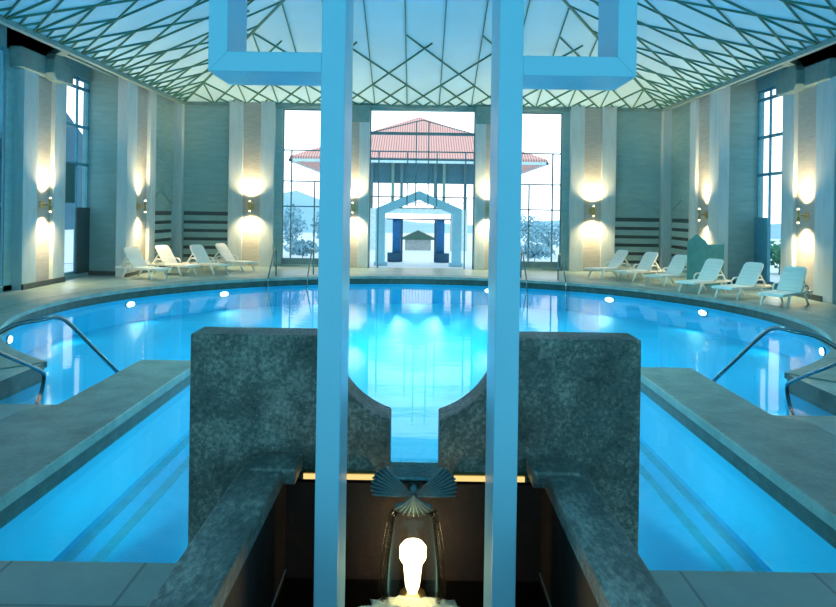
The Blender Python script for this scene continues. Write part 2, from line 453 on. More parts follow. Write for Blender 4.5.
for idx, s in ((6, -1), (7, 1)):
    X = lambda v: XC + s * v
    mb = MB()
    for y in (17.25, 18.4, 19.6, 20.7): mb.box((X(11.62), y - .07, .1), (X(11.8), y + .07, 6.75))
    for z in (.16, 2.4, 4.3, 6.7): mb.box((X(11.64), 17.2, z - .06), (X(11.78), 20.74, z + .06))
    f = window(idx, mb, M['mullion_blue'], [((X(11.7), 17.25, .2), (X(11.71), 20.7, 6.7))])
    MB().box((X(11.66), 17.3, .2), (X(11.72), 20.7, 2.36)).build('lower_panel', M['darkpanel'], f)
    MB().box((X(11.66), 17.3, 2.46), (X(11.72), 20.7, 4.25)).build('spandrel_panel', M['spandrel'], f)

# ------------------------------------------------------------------ ceiling: hipped, apex over the pool
CXH, CDH, APEX = 10.0, 12.95, 11.25
CCY = BACK - CDH
RISE = APEX - EAVE
mb = MB()
c = [(XC - CXH, CCY - CDH, EAVE), (XC + CXH, CCY - CDH, EAVE), (XC + CXH, CCY + CDH, EAVE), (XC - CXH, CCY + CDH, EAVE)]
ap = (XC, CCY, APEX)
up = [(x, y, z + .25) for x, y, z in c] + [(ap[0], ap[1], ap[2] + .25)]
mb.add(c + [ap] + up, [(0, 1, 4), (1, 2, 4), (2, 3, 4), (3, 0, 4), (5, 9, 6), (6, 9, 7), (7, 9, 8), (8, 9, 5), (0, 5, 6, 1), (1, 6, 7, 2), (2, 7, 8, 3), (3, 8, 5, 0)])
ceil = struct(mb.build('ceiling', M['ceiling']))
# lattice of ribs
mb = MB()
RW = .032
def slope(kind):
    # returns map (a along eave, u inwards from eave as fraction 0..1 of the way to apex) -> point
    if kind in ('back', 'front'):
        H, D = CXH, CDH
        sg = 1 if kind == 'back' else -1
        return H, D, lambda a, u: Vector((XC + a, CCY + sg * (CDH - u), EAVE + RISE * u / CDH - .03))
    H, D = CDH, CXH
    sg = 1 if kind == 'right' else -1
    return H, D, lambda a, u: Vector((XC + sg * (CXH - u), CCY + a, EAVE + RISE * u / CXH - .03))
def clip_seg(H, D, a0, u0, a1, u1):
    # keep only the portion inside |a| <= H*(1-u/D), u in 0..D
    pts = []
    ok = lambda a, u: abs(a) <= H * (1 - u / D) + 1e-6 and -1e-6 <= u <= D
    K = 160; first = last = None
    for i in range(K + 1):
        t = i / K; a = a0 + (a1 - a0) * t; u = u0 + (u1 - u0) * t
        if ok(a, u):
            if first is None: first = (a, u)
            last = (a, u)
        elif first is not None: break
    return first, last
for kind in ('back', 'front', 'left', 'right'):
    H, D, F = slope(kind)
    S = 1.34; dU = 1.72 * (D / 12.95) ** .25
    nodes = [(k + .5) * S for k in range(-10, 10) if abs((k + .5) * S) < H]
    ks = [k for k in range(-10, 10) if abs((k + .5) * S) < H]
    segs = []
    for k in ks:
        a = (k + .5) * S
        segs.append((a, 0, a, D))                                   # rafter
        long_l, long_r = (3, 1) if k % 2 == 0 else (1, 2.7)
        segs.append((a, 0, a - long_l * S, long_l * dU))
        segs.append((a, 0, a + long_r * S, long_r * dU))
        m_ = a + S / 2                                              # small vee between rafters
        segs.append((m_, 0, m_ - .25 * S, .25 * dU * 1.0)); segs.append((m_, 0, m_ + .25 * S, .25 * dU))
        if k % 4 == 0:                                              # upper branches
            for dirn in (-1, 1):
                segs.append((a, 4.6 * dU, a + dirn * 2 * S, 6.2 * dU))
    for (p0, q0, p1, q1) in segs:
        s0, s1 = clip_seg(H, D, p0, q0, p1, q1)
        if s0 is None or s0 == s1: continue
        A, B = F(*s0), F(*s1)
        if (A - B).length > .1: mb.bar(A, B, RW, .06)
for cx, cy in ((-1, -1), (1, -1), (1, 1), (-1, 1)):                  # hips
    mb.bar((XC + cx * CXH, CCY + cy * CDH, EAVE - .02), (XC, CCY, APEX - .02), .08, .08)
mb.build('lattice', M['lattice'], ceil)
mb = MB()
for i in range(4):
    a = Vector(c[i]); b_ = Vector(c[(i + 1) % 4]); mb.bar(a - Vector((0, 0, .05)), b_ - Vector((0, 0, .05)), .16, .14)
struct(mb.build('trim_6', M['beam']))
struct(MB().box((XC - 12.1, -5.0, 7.62), (XC + 12.1, 5.42, 7.85)).build('roof', M['wall']))
# dark cove between the ceiling edge and the side walls
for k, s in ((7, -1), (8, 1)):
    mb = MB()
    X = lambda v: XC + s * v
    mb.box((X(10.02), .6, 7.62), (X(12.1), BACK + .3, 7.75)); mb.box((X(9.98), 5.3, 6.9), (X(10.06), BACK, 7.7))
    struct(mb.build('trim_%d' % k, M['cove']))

# ------------------------------------------------------------------ wall sconces
def make_sconce(label, loc, rz):
    t = thing('wall_sconce', label, 'wall lamp', loc, rz, 'lit wall sconces')
    MB().box((-.13, 0, -.12), (.13, -.04, .12)).build('backplate', M['brass'], t, bevel=.01)
    MB().tube([(0, -.04, 0), (0, -.28, 0)], .022).build('arm', M['brass'], t)
    for s in (-1, 1):
        pr = [(0, -.28, s * .02), (0, -.28, s * .06), (0, -.28, s * .15), (0, -.28, s * .18)]
        h = MB().tube(pr, [.025, .04, .046, .048], 16).build('lamp_head', M['brass'], t, smooth=False)
        MB().tube([(0, -.28, s * .182), (0, -.28, s * .21), (0, -.28, s * .23)], [.036, .032, .015], 12).build('bulb', M['bulb'], h)
    return t
SC = [
    ('lit wall sconce on the broad column at the left edge beside the tall side window', (XC - 11.46, 22.5, 2.42), R(90)),
    ('lit wall sconce on the left side pier above the first white lounger from the left', (XC - 10.2, 26.86, 2.42), R(90)),
    ('lit wall sconce on the back wall pier left of the tall windows', (XC - 7.09, BACK - .1, 2.5), 0),
    ('lit wall sconce on the narrow back pier just left of the gabled doorway', (XC - 2.85, BACK - .12, 2.5), 0),
    ('lit wall sconce on the narrow back pier just right of the gabled doorway', (XC + 2.85, BACK - .12, 2.5), 0),
    ('lit wall sconce on the back wall pier right of the tall windows', (XC + 7.09, BACK - .1, 2.5), 0),
    ('lit wall sconce on the right side pier just above the teal folding screen', (XC + 10.2, 26.86, 2.42), R(-90)),
    ('lit wall sconce on the broad column at the right edge behind the last lounger', (XC + 11.46, 22.35, 2.42), R(-90)),
]
proto = None
for i, (lab, loc, rz) in enumerate(SC):
    if proto is None: proto = make_sconce(lab, loc, rz)
    else: dup(proto, loc, rz, lab)
    for s in (-1, 1):
        l = bpy.data.lights.new('sconce_light', 'SPOT'); l.energy = 420; l.color = (1.0, .75, .40); l.shadow_soft_size = .07
        l.spot_size = R(136); l.spot_blend = 1.0
        o = bpy.data.objects.new('sconce_light', l); COL.objects.link(o)
        d = Vector((math.sin(rz), -math.cos(rz), 0))
        o.location = Vector(loc) + d * .30 + Vector((0, 0, s * .25))
        o.rotation_euler = (R(180) if s > 0 else 0, 0, 0)

# ------------------------------------------------------------------ sun loungers (local +x = foot end)
def make_lounger(label, loc, rz):
    t = thing('sun_lounger', label, 'sun lounger', loc, rz, 'white plastic loungers round the pool')
    mb = MB()
    for s in (-1, 1): mb.bar((-.95, s * .31, .34), (.98, s * .31, .34), .05, .07)
    mb.bar((.98, -.33, .34), (.98, .33, .34), .05, .07); mb.bar((-.93, -.33, .34), (-.93, .33, .34), .05, .06)
    mb.build('side_rails', M['plastic'], t, bevel=.012)
    mb = MB(); x = -.12
    while x < .95: mb.box((x, -.29, .345), (x + .085, .29, .375)); x += .095
    mb.build('seat', M['plastic'], t, bevel=.008)
    ang = R(52); L = .82
    poly = [(-.31, 0), (.31, 0), (.31, L - .12), (.27, L - .03), (.19, L), (-.19, L), (-.27, L - .03), (-.31, L - .12)]
    mb = MB().prism(poly, 'z', -.02, .02)
    for k in range(5): mb.box((-.26, .1 + k * .13, .02), (.26, .19 + k * .13, .03))
    mat = Matrix.Translation((-.13, 0, .37)) @ Matrix.Rotation(-ang, 4, 'Y').inverted() @ Matrix.Rotation(R(90), 4, 'Z')
    mb.xform(mat).build('backrest', M['plastic'], t, bevel=.01)
    for s in (-1, 1): MB().bar((-.45, s * .24, .74), (-.80, s * .24, .36), .04, .04).build('back_support', M['plastic'], t)
    for s in (-1, 1):
        for pts in ([(.62, s * .33, .34), (.70, s * .34, .17), (.80, s * .34, 0)], [(-.38, s * .33, .34), (-.48, s * .34, .17), (-.62, s * .34, 0)]):
            mb = MB().tube(pts, [.04, .034, .028], 8); mb.build('leg', M['plastic'], t, smooth=True)
    for s in (-1, 1):
        mb = MB().tube([(-.02, s * .36, .35), (-.06, s * .38, .48), (-.16, s * .38, .55), (-.38, s * .38, .55), (-.48, s * .38, .48), (-.5, s * .36, .35)], .026, 8)
        mb.build('armrest', M['plastic'], t, smooth=True)
    return t
LG = [
    ('white plastic sun lounger furthest left, in front of the lit left pier', (-9.25, 25.3, 0), -28),
    ('white plastic sun lounger second from the left, by the narrow slatted grille', (-8.75, 26.9, 0), -30),
    ('white plastic sun lounger third from the left, before the left slatted back grille', (-7.75, 27.6, 0), -34),
    ('small-looking white sun lounger fourth from the left, below the back pier sconce', (-7.15, 29.0, 0), -25),
    ('white sun lounger nearest the tall windows on the right side, by the back pier', (7.3, 28.3, 0), 208),
    ('white sun lounger second from the windows on the right side, by the slatted grille', (8.1, 27.2, 0), 212),
    ('white sun lounger in front of the right corner pilaster, left of the teal screen', (8.65, 25.6, 0), 214),
    ('white sun lounger standing directly in front of the teal folding screen', (8.95, 23.4, 0), 216),
    ('white sun lounger in front of the tall right side window', (9.5, 21.9, 0), 214),
    ('white sun lounger furthest right, in front of the broad lit column', (10.0, 20.3, 0), 222),
]
proto = None
for lab, loc, a in LG:
    if proto is None: proto = make_lounger(lab, loc, R(a))
    else: dup(proto, loc, R(a), lab)

# teal folding screen
t = thing('folding_screen', 'teal folding screen with pointed left leaf below the right pier sconce', 'screen', (9.1, 25.3, 0))
def leaf(pts, mat4, nm):
    return MB().prism(pts, 'y', -.03, .03).xform(mat4).build(nm, M['teal'], t, bevel=.006)
leaf([(0, .02), (.62, .02), (.62, 1.5), (.31, 1.78), (0, 1.5)], Matrix.Rotation(R(-8), 4, 'Z'), 'leaf_panel')
leaf([(0, .02), (.62, .02), (.62, 1.42), (0, 1.42)], Matrix.Translation((.64, -.09, 0)) @ Matrix.Rotation(R(12), 4, 'Z'), 'leaf_panel')
for x, y in ((.02, 0), (.63, -.09), (1.24, .04)): MB().tube([(x, y, 0), (x, y, 1.44)], .02, 8).build('hinge_post', M['teal'], t)

# ------------------------------------------------------------------ rails
def smooth_path(pts, k=6):
    pts = [Vector(p) for p in pts]; o = []
    for i in range(len(pts) - 1):
        p0 = pts[max(i - 1, 0)]; p1 = pts[i]; p2 = pts[i + 1]; p3 = pts[min(i + 2, len(pts) - 1)]
        for j in range(k):
            t = j / k
            o.append(.5 * ((2 * p1) + (p2 - p0) * t + (2 * p0 - 5 * p1 + 4 * p2 - p3) * t * t + (3 * p1 - p0 - 3 * p2 + p3) * t ** 3))
    return o + [pts[-1]]
for s, w in ((-1, 'left'), (1, 'right')):
    pts = [(s * 4.5, 11.9, -.55), (s * 4.5, 11.6, -.28), (s * 4.5, 10.6, .34), (s * 4.5, 9.75, .86), (s * 4.52, 9.45, .99), (s * 4.6, 9.2, 1.0), (s * 4.9, 8.95, .92), (s * 5.35, 8.75, .5), (s * 5.5, 8.72, 0)]
    o = MB().tube(smooth_path(pts), .028, 10).build('pool_handrail', M['chrome'], smooth=True)
    tag(o, 'long steel handrail sloping into the %s pool steps beside the stone divider' % w, 'handrail', 'handrails at the pool steps')
    pts = [(s * 5.45, 10.45, -.75), (s * 5.4, 10.75, -.4), (s * 5.36, 10.82, -.08), (s * 5.34, 10.6, .08), (s * 5.32, 9.6, .5), (s * 5.32, 8.6, .92), (s * 5.34, 8.3, .95), (s * 5.36, 8.1, .8), (s * 5.36, 8.05, 0)]
    o = MB().tube(smooth_path(pts), .028, 10).build('pool_handrail', M['chrome'], smooth=True)
    tag(o, 'short steel handrail with hooked end by the %s deck corner at the picture edge' % w, 'handrail', 'handrails at the pool steps')
    t = thing('pool_ladder', 'pair of steel ladder rails at the far pool edge below the %s outer window' % w, 'ladder', (s * 4.45, 26.0, 0))
    for k in (-1, 1):
        x = k * .62; e = PC + math.sqrt(PR ** 2 - (4.45 + s * k * .62) ** 2) - 26.0
        pts = [(x, e + 1.25, 0), (x, e + 1.2, .75), (x, e + 1.0, .95), (x, e + .7, .82), (x, e - .1, .1), (x, e - .25, -.25), (x, e - .28, -.9)]
        MB().tube(smooth_path(pts), .026, 8).build('rail', M['chrome'], t, smooth=True)

# ------------------------------------------------------------------ underwater lamps
PL = [(-2.6, 1, 'far left of centre, below the narrow left pier'), (-6.35, 1, 'on the left curve below the back pier sconce'), (-8.3, 1, 'on the left curve below the first lounger'), (-8.55, -1, 'at the left end of the curve by the handrail'),
      (2.6, 1, 'far right of centre, below the narrow right pier'), (6.35, 1, 'on the right curve below the back pier loungers'), (8.3, 1, 'on the right curve below the teal screen'), (8.55, -1, 'at the right end of the curve by the handrail')]
for x, sg, w in PL:
    y = PC + sg * math.sqrt(PR ** 2 - x * x); a = math.atan2(y - PC, x)
    t = thing('pool_lamp', 'glowing white pool lamp under water ' + w, 'pool lamp', (x, y, -.42), a - R(90), 'lamps round the pool wall')
    sq = Matrix.Diagonal((1, 1, .5, 1))
    MB().tube([(0, -.002, 0), (0, -.04, 0)], .19, 20).xform(sq).build('bezel', M['chrome'], t)
    MB().tube([(0, -.04, 0), (0, -.07, 0)], [.16, .13], 20).xform(sq).build('lens', M['poollamp'], t)
def area(name, loc, target, size, power, col, shape='DISK', sy=None):
    l = bpy.data.lights.new(name, 'AREA'); l.shape = shape; l.size = size; l.energy = power; l.color = col
    if sy: l.size_y = sy
    o = bpy.data.objects.new(name, l); COL.objects.link(o); o.location = loc
    o.rotation_euler = (Vector(target) - Vector(loc)).to_track_quat('-Z', 'Y').to_euler()
    return o
CY = (.45, .97, .95)
def spot(name, loc, target, power, half, col=CY):
    l = bpy.data.lights.new(name, 'SPOT'); l.energy = power; l.color = col; l.spot_size = R(2 * half); l.spot_blend = 1.0; l.shadow_soft_size = .1
    o = bpy.data.objects.new(name, l); COL.objects.link(o); o.location = loc
    o.rotation_euler = (Vector(target) - Vector(loc)).to_track_quat('-Z', 'Y').to_euler()
    return o
for i in range(26):
    a = R(-48 + 276 * i / 25); ca, sa = math.cos(a), math.sin(a)
    p = ((PR - .15) * ca, PC + (PR - .15) * sa, -.5)
    spot('underwater_light', p, (0, PC, -.80), 2100, 6.0)
for i in range(13):
    a = R(-45 + 270 * i / 12)
    p = ((PR - .15) * math.cos(a), PC + (PR - .15) * math.sin(a), -.5)
    area('underwater_light', p, (0, PC, -.4), .3, 11, CY)
for s in (-1, 1):
    for y in (6.2, 8.0, 9.8, 11.3):
        spot('underwater_light', (s * 3.3, y, -.5), (s * .6, y, -.85), 330, 18)
    for x in (2.0, 3.0):
        spot('underwater_light', (s * x, 5.15, -.45), (s * x, 11.5, -.85), 1300, 12)
    for y in (5.8, 7.4, 9.2): area('underwater_light', (s * .5, y, -.6), (s * 3.4, y, -.75), .3, 10, CY)
sky = area('apex_fill_light', (XC, PC, 10.25), (XC, PC, 0), 4.0, 1050, (.38, .93, 1.0), 'SQUARE')  # unseen cyan fill added below the apex to even out the pool light
sky.data.spread = R(104)
# darker stripes along the near pool floor
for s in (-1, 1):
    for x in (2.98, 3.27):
        struct(MB().box((s * (x - .06), 5.1, PF), (s * (x + .06), 13.5, PF + .006)).build('floor_stripe', M['stripe']))

# ------------------------------------------------------------------ fountain
def clean_wall():
    # one closed outline instead of strips
    cz, r, half, slot, sill = 1.55, .585, 1.523, .168, .60
    th0 = math.asin(slot / r)
    arcR = [(r * math.sin(th0 + (R(90) - th0) * i / 24), cz - r * math.cos(th0 + (R(90) - th0) * i / 24)) for i in range(25)]
    pts = [(slot, sill)] + arcR + [(half, 1.55), (half, PF), (-half, PF), (-half, 1.55)] + [(-x, z) for x, z in reversed(arcR)] + [(-slot, sill)]
    bm = bmesh.new()
    vs = [bm.verts.new((x, 5.06, z)) for x, z in pts]
    f = bm.faces.new(vs)
    r_ = bmesh.ops.extrude_face_region(bm, geom=[f])
    for v in [g for g in r_['geom'] if isinstance(g, bmesh.types.BMVert)]: v.co.y = 5.38
    bmesh.ops.triangulate(bm, faces=[ff for ff in bm.faces if len(ff.verts) > 4])
    bmesh.ops.recalc_face_normals(bm, faces=bm.faces)
    me = bpy.data.meshes.new('fountain_wall'); bm.to_mesh(me); bm.free(); me.materials.append(M['granite'])
    o = bpy.data.objects.new('fountain_wall', me); COL.objects.link(o)
    bv = o.modifiers.new('bevel', 'BEVEL'); bv.width = .012; bv.segments = 2; bv.limit_method = 'ANGLE'; bv.angle_limit = R(50)
    return o
t = tag(clean_wall(), 'dark granite fountain wall with a keyhole-shaped notch, standing between pool and trough', 'fountain wall')
wf = MB().box((-.165, 5.02, .60), (.165, 5.42, .615)).build('water_film', M['poolwater'], t)
for s, w in ((-1, 'left'), (1, 'right')):
    t = thing('trough_ledge', 'rough granite ledge on the %s side of the dark fountain trough' % w, 'ledge', (0, 0, 0), 0, 'ledges flanking the fountain trough')
    MB().box((s * .84, 1.8, .62), (s * 1.11, 5.055, .74)).build('top_slab', M['ledge'], t, bevel=.014)
    MB().box((s * .88, 1.8, -.6), (s * 1.07, 5.055, .62)).build('side_wall', M['ledge'], t)
    MB().box((s * .75, 4.74, .655), (s * 1.05, 5.055, .76)).build('end_cap', M['ledge'], t, bevel=.014)
# dark basin
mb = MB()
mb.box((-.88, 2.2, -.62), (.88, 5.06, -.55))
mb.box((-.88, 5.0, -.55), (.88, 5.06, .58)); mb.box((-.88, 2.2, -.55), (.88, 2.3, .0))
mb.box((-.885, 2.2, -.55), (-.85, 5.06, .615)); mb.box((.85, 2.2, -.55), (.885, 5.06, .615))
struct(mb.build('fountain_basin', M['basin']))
struct(MB().add([(-.85, 2.3, -.06), (.85, 2.3, -.06), (.85, 5.0, -.06), (-.85, 5.0, -.06)], [(0, 1, 2, 3)]).build('basin_water', M['basinwater']))
# glowing strips put in for lamplight caught on the wall's lower edge
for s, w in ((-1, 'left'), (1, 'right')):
    t = thing('lamplit_edge', 'warm yellow glowing strip of lamplight under the fountain wall %s of the bronze shells' % w, 'lamp', (s * .5, 4.99, .62), 0, 'glowing lamplight strips under the fountain wall')
    MB().box((-.24, -.0, -.012), (.24, .05, .03)).build('edge_backing', M['brass'], t)
    MB().box((-.235, -.012, -.01), (.235, -.0, .022)).build('tube', M['strip'], t)  # emissive face of the lamplit edge, not a lamp
# bronze shells
t = thing('shell_spout', 'verdigris bronze spout of three fluted scallop shells above the lit waterfall', 'spout', (0, 4.75, .60))
def shell(name, a_mid, spread, length, tilt, ox, oz, ry=0, flip=1):
    nr, na = 8, 72
    vs = []; fs = []
    for j in range(nr + 1):
        f = j / nr
        for i in range(na + 1):
            g = i / na
            th = (g - .5) * spread
            nfl = 9
            flute = abs(math.sin(math.pi * g * nfl)) 
            rr = length * f * (1 + .06 * flute * f) * (1 - .12 * (2 * g - 1) ** 2)
            dome = .10 * length * math.sin(math.pi * min(1, f * .9)) + .035 * flute * f
            vs.append((rr * math.sin(th), dome, rr * math.cos(th)))
    nA = na + 1
    for j in range(nr):
        for i in range(na): fs.append((j * nA + i, j * nA + i + 1, (j + 1) * nA + i + 1, (j + 1) * nA + i))
    # vs: x across, y bulge (towards viewer = -y), z along fan
    mb = MB(); mb.add([(x, -y, z) for x, y, z in vs], fs)
    mat = Matrix.Translation((ox, 0, oz)) @ Matrix.Rotation(tilt, 4, 'X') @ Matrix.Rotation(a_mid, 4, 'Y')
    o = mb.xform(mat).build(name, M['verdigris'], t, smooth=True)
    so = o.modifiers.new('solid', 'SOLIDIFY'); so.thickness = .012
    return o
shell('scallop', R(-66), R(50), .26, R(-8), -.012, .0)
shell('scallop', R(66), R(50), .26, R(-8), .012, .0)
shell('scallop', R(180), R(110), .165, R(35), 0, .0)
MB().tube([(0, .06, -.06), (0, .26, -.06)], .04, 12).build('spout_pipe', M['verdigris'], t, smooth=True)
# falling sheet of water (bell) and foam, lamp behind it
mb = MB(); K = 24; rows = 14
vs = []; fs = []
for j in range(rows + 1):
    f = j / rows
    z = .52 - .57 * f
    w = .135 + .065 * (1 - (1 - f) ** 2)
    dep = .09 + .10 * math.sqrt(f)
    for i in range(K + 1):
        th = R(180) * i / K
        vs.append((-w * math.cos(th), 4.74 - dep * math.sin(th), z))
for j in range(rows):
    for i in range(K): fs.append((j * (K + 1) + i, j * (K + 1) + i + 1, (j + 1) * (K + 1) + i + 1, (j + 1) * (K + 1) + i))
o = mb.add(vs, fs).build('waterfall', M['fall'], smooth=True)
so = o.modifiers.new('solid', 'SOLIDIFY'); so.thickness = .012
tag(o, 'clear bell-shaped sheet of water falling from the bronze shells before a lamp', 'waterfall')
mb = MB(); rng = random.Random(3); NA, NR = 48, 12
vs = [(0, 4.55, .0)]; fs = []
for j_ in range(1, NR + 1):
    for i_ in range(NA):
        a = 2 * math.pi * i_ / NA; f = j_ / NR; w_ = 1 + .12 * rng.uniform(-1, 1) * (f > .8)
        vs.append((.37 * f * w_ * math.cos(a), 4.50 + .27 * f * w_ * math.sin(a), -.058 + .05 * (1 - f) ** .7 + (rng.uniform(0, .02) if f < 1 else -.004)))
for i_ in range(NA): fs.append((0, 1 + i_, 1 + (i_ + 1) % NA))
for j_ in range(NR - 1):
    for i_ in range(NA): fs.append((1 + j_ * NA + i_, 1 + (j_ + 1) * NA + i_, 1 + (j_ + 1) * NA + (i_ + 1) % NA, 1 + j_ * NA + (i_ + 1) % NA))
mb.add(vs, fs)
o = mb.build('foam', M['foam'], smooth=True); tag(o, 'white foam churning in the basin where the waterfall lands', 'foam', None, 'stuff')
t = thing('fountain_lamp', 'bright warm lamp glowing behind the sheet of falling water', 'lamp', (0, 4.78, -.1))
MB().tube([(0, 0, .0), (0, 0, .07)], [.10, .08], 16).build('base', M['brass'], t)
MB().tube([(0, 0, .07), (0, 0, .11), (0, 0, .20), (0, 0, .25), (0, 0, .29), (0, 0, .36), (0, 0, .39)], [.03, .045, .055, .06, .085, .085, .06], 16).build('bulb', M['hotbulb'], t, smooth=True)
l = bpy.data.lights.new('fountain_glow', 'POINT'); l.energy = 4; l.color = (1, .62, .25); l.shadow_soft_size = .08
o = bpy.data.objects.new('fountain_glow', l); COL.objects.link(o); o.location = (0, 4.6, .2)

# ------------------------------------------------------------------ tall white cross frames standing in the trough
for s, w in ((-1, 'left'), (1, 'right')):
    t = thing('cross_frame', 'tall pale blue %s frame post with stepped arm, standing in the fountain trough' % w, 'frame', (.012, 4.2, 0), 0, 'pale frames over the fountain')
    D = .47
    MB().box((s * .431, 0, -.55), (s * .566, D, 4.4)).build('post', M['frame_white'], t, bevel=.006)
    mb = MB()
    mb.prism([(s * .566, 3.168), (s * 1.2, 3.168), (s * 1.093, 3.28), (s * .566, 3.28)], 'y', 0, D)
    mb.build('arm', M['frame_white'], t, bevel=.004)
    mb = MB().prism([(s * 1.2, 3.168), (s * 1.2, 4.4), (s * 1.093, 4.4), (s * 1.093, 3.28)], 'y', 0, D)
    mb.build('riser', M['frame_white'], t, bevel=.004)

# ------------------------------------------------------------------ outside: portal, pavilion, gatehouse, hills, trees
struct(MB().box((-90, BACK + .4, -.5), (90, 46, -.02)).build('ground', M['paving']))
struct(MB().box((-200, 46, -2.2), (200, 220, -1.5)).build('terrace', M['paving']))
for k, s in ((0, -1), (1, 1)):
    struct(MB().box((s * 12.3, -40, -.5), (s * 90, BACK + .4, -.05)).build('ground', M['paving']))
PXC = .04
t = thing('gabled_portal', 'pale blue gabled portal framing the doorway in the central window', 'portal', (PXC, 33.2, 0))
poly = [(-1.9, 0), (-1.5, 0), (-1.5, 2.28), (0, 2.9), (1.5, 2.28), (1.5, 0), (1.9, 0), (1.9, 2.5), (0, 3.3), (-1.9, 2.5)]
bm = bmesh.new()
vs = [bm.verts.new((x, 0, z)) for x, z in poly]; f = bm.faces.new(vs)
r_ = bmesh.ops.extrude_face_region(bm, geom=[f])
for v in [g for g in r_['geom'] if isinstance(g, bmesh.types.BMVert)]: v.co.y = .8
bmesh.ops.triangulate(bm, faces=[ff for ff in bm.faces if len(ff.verts) > 4]); bmesh.ops.recalc_face_normals(bm, faces=bm.faces)
me = bpy.data.meshes.new('arch'); bm.to_mesh(me); bm.free(); me.materials.append(M['portal'])
o = bpy.data.objects.new('arch', me); COL.objects.link(o); o.parent = t
MB().box((-1.5, .3, 2.5), (1.5, .36, 2.54)).build('tie_rod', M['mullion'], t)
for s in (-1, 1): MB().box((s * 1.35, -.3, 0), (s * 1.95, .0, .14)).build('plinth', M['portal'], t)
t = thing('inner_doorway', 'dark blue inner doorway with curtained sides seen through the gabled portal', 'doorway', (PXC, 35.3, 0))
for s in (-1, 1):
    MB().box((s * .74, 0, 0), (s * .84, .12, 2.0)).build('door_post', M['darkblue'], t)
    cb = MB()
    for k in range(6): cb.tube([(s * (.88 + k * .062), .06, .4), (s * (.88 + k * .062), .06, 2.0)], .036, 8)
    cb.build('curtain', M['curtain'], t, smooth=True)
    MB().box((s * .84, -.1, 0), (s * 1.45, .25, .42)).build('plinth', M['darkblue'], t)
MB().box((-1.5, 0, 1.98), (1.5, .1, 2.04)).build('lintel', M['darkblue'], t)
t = thing('gatehouse', 'small white gatehouse with a green gable roof seen through the doorway', 'gatehouse', (PXC, 60, -1.5))
MB().box((-1.05, .1, 0), (1.05, 1.6, 1.7)).build('wall', M['pav_white'], t)
MB().prism([(-1.3, 1.6), (1.3, 1.6), (1.3, 1.75), (0, 2.35), (-1.3, 1.75)], 'y', -.1, 1.8).build('roof', M['gable_green'], t)

t = thing('pavilion', 'two storey pavilion with a red tiled roof seen through the central window', 'pavilion', (0, 50, 0))
EW, ED, ez, az = 8.6, 8.6, 5.95, 9.75
vs = [(-EW, 0, ez), (EW, 0, ez), (EW, 2 * ED, ez), (-EW, 2 * ED, ez), (0, ED, az)]
vs2 = [(x, y, z - .22) for x, y, z in vs[:4]]
MB().add(vs + vs2, [(0, 1, 4), (1, 2, 4), (2, 3, 4), (3, 0, 4), (0, 5, 6, 1), (1, 6, 7, 2), (2, 7, 8, 3), (3, 8, 5, 0), (5, 8, 7, 6)], 0).build('roof', M['rooftile'], t)
mb = MB()
mb.box((-EW - .05, -.1, ez - .36), (EW + .05, .05, ez - .18)); mb.box((-EW - .05, -.1, ez - .36), (-EW + .1, 2 * ED, ez - .18)); mb.box((EW + .05, -.1, ez - .36), (EW - .1, 2 * ED, ez - .18))
mb.build('gutter', M['pav_white'], t)
MB().box((-6.3, 1.5, 4.3), (6.3, 2.0, 5.75)).build('upper_wall', M['pav_dark'], t)
MB().box((-3.4, 1.2, 2.2), (3.4, 8, 2.55)).build('podium', M['pav_white'], t)
for s in (-1, 1): MB().box((s * 2.5, 1.2, -1.5), (s * 3.4, 8, 2.2)).build('podium_wall', M['pav_white'], t)
for x in (-3.2, -1.75, -1.15, 1.15, 1.75, 3.2):
    MB().box((x - .1, 1.25, 2.5), (x + .1, 1.5, 5.7)).build('post', M['pav_green'] if abs(x) == 1.75 else M['mullion'], t)
for s in (-1, 1): MB().box((s * 6.2, 1.3, -1.5), (s * 5.9, 1.6, 5.7)).build('post', M['mullion'], t)
mb = MB(); mb.box((-3.3, 1.1, 3.32), (3.3, 1.16, 3.38)); mb.box((-3.3, 1.1, 2.95), (3.3, 1.15, 2.99))
for k in range(34): mb.box((-3.3 + k * .2 - .015, 1.1, 2.55), (-3.3 + k * .2 + .015, 1.14, 3.34))
mb.build('railing', M['mullion'], t)

def hill(name, pts, y, depth, mat):
    poly = [(pts[0][0], -3)] + pts + [(pts[-1][0], -3)]
    nP = len(pts); vs = []; fs = []
    for j in range(5):
        f = math.cos(R(90) * j / 4)
        for x, z in pts: vs.append((x, y - depth * (1 - f) if False else y - depth * j / 4, -3 + (z + 3) * f))
    for j in range(4):
        for i in range(nP - 1): fs.append((j * nP + i, j * nP + i + 1, (j + 1) * nP + i + 1, (j + 1) * nP + i))
    for i in range(nP - 1): pass
    return struct(MB().add(vs, fs).build(name, mat, smooth=True))
hill('hills', [(-60, 2), (-45, 6.5), (-33, 5.0), (-26, 6.4), (-20, 4.2), (-12, 1.5), (0, 0), (14, -.5), (26, .6), (40, 1.6), (60, 1)], 160, 40, M['hill'])
hill('hills', [(-150, 6), (-120, 32), (-100, 38), (-86, 34), (-72, 23), (-66, 15), (-60, 4), (-56, -2)], 150, 40, M['hill_dark'])
hill('hills', [(58, -2), (66, .5), (80, 1.5), (100, .6), (130, 2)], 150, 40, M['hill'])

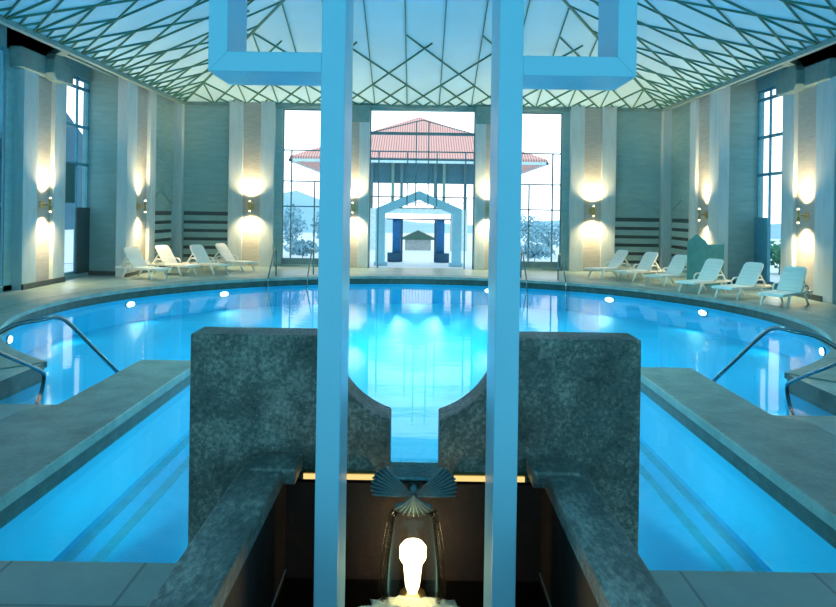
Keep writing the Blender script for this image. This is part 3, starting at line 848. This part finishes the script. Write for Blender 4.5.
def tree(name, label, loc, h, w, mat, seed, group):
    rnd = random.Random(seed)
    t = thing(name, label, 'tree' if 'tree' in name else 'shrub', loc, 0, group)
    MB().tube([(0, 0, 0), (.05, 0, h * .5), (0, .05, h * .8)], [.06 * h / 3, .05 * h / 3, .02], 8).build('trunk', M['bark'], t, smooth=True)
    mb = MB()
    for k in range(420):
        u = rnd.uniform(-1, 1); a = rnd.uniform(0, 6.283); r = rnd.uniform(.35, 1)
        c_ = Vector((w * r * math.sqrt(1 - u * u) * math.cos(a), w * r * math.sqrt(1 - u * u) * math.sin(a), h * .62 + h * .42 * r * u))
        q = rnd.uniform(.08, .17) * max(1, h / 3)
        d1 = Vector((rnd.uniform(-1, 1), rnd.uniform(-1, 1), rnd.uniform(-1, 1))).normalized(); d2 = d1.orthogonal().normalized()
        mb.add([c_ - d1 * q, c_ + d2 * q * .5, c_ + d1 * q, c_ - d2 * q * .5], [(0, 1, 2, 3)])
    mb.build('foliage', mat, t)
    return t
tree('tree', 'bluish young tree behind the outer left window, nearest the window edge', (-6.6, 39, -.02), 2.6, .9, M['leaf'], 1, 'trees outside the tall windows')
tree('tree', 'bluish young tree behind the outer left window, beside the pale post', (-5.1, 42, -.02), 2.4, .9, M['leaf'], 2, 'trees outside the tall windows')
tree('tree', 'bluish young tree behind the outer right window, beside the pale post', (5.9, 40, -.02), 2.3, 1.0, M['leaf'], 3, 'trees outside the tall windows')
tree('tree', 'bluish young tree behind the outer right window, nearest the window edge', (7.3, 42, -.02), 2.0, 1.0, M['leaf'], 4, 'trees outside the tall windows')
tree('shrub', 'green shrub outside the tall right side window', (15.2, 31.5, -.05), 1.4, .9, M['leaf_green'], 5, 'shrubs outside')
tree('shrub', 'low shrub outside below the outer left window', (-5.6, 36.5, -.02), .9, .9, M['leaf'], 6, 'shrubs outside')
tree('shrub', 'low shrub outside below the outer right window', (5.7, 36.5, -.02), .9, 1.0, M['leaf'], 7, 'shrubs outside')

# ------------------------------------------------------------------ world, camera
w = bpy.data.worlds.new('sky'); scene.world = w; w.use_nodes = True
nt = w.node_tree
for n_ in list(nt.nodes): nt.nodes.remove(n_)
out = nt.nodes.new('ShaderNodeOutputWorld'); bg = nt.nodes.new('ShaderNodeBackground'); bg.inputs['Strength'].default_value = 1.0
tc = nt.nodes.new('ShaderNodeTexCoord'); sp = nt.nodes.new('ShaderNodeSeparateXYZ'); nt.links.new(tc.outputs['Generated'], sp.inputs[0])
lo = ramp(nt, sp.outputs['Y'], [(.0, (.20, .78, .98)), (.25, (.28, .82, 1.0)), (.6, (1.4, 1.55, 1.7)), (.85, (2.0, 2.05, 2.1))])
mpz = N(nt, 'ShaderNodeMapRange'); nt.links.new(sp.outputs['Z'], mpz.inputs[0]); mpz.inputs[1].default_value = .25; mpz.inputs[2].default_value = .9
mixw = N(nt, 'ShaderNodeMix', data_type='RGBA'); nt.links.new(mpz.outputs[0], mixw.inputs[0]); nt.links.new(lo, mixw.inputs[6]); mixw.inputs[7].default_value = (1.2, 1.5, 1.7, 1)
nt.links.new(mixw.outputs[2], bg.inputs['Color']); nt.links.new(bg.outputs[0], out.inputs[0])

cam = bpy.data.cameras.new('camera'); co = bpy.data.objects.new('camera', cam); COL.objects.link(co)
cam.sensor_width = 36; cam.lens = 36 * 750 / 836; cam.shift_y = -92.5 / 836; cam.clip_end = 600
co.matrix_world = Matrix.Translation((0, 0, 2.4)) @ Matrix.Rotation(R(90), 4, 'X') @ Matrix.Rotation(.0148, 4, 'Z')
scene.camera = co
vs_ = scene.view_settings
vs_.view_transform = 'Standard'; vs_.look = 'None'; vs_.gamma = 1; vs_.use_curve_mapping = False; vs_.exposure = 0.22
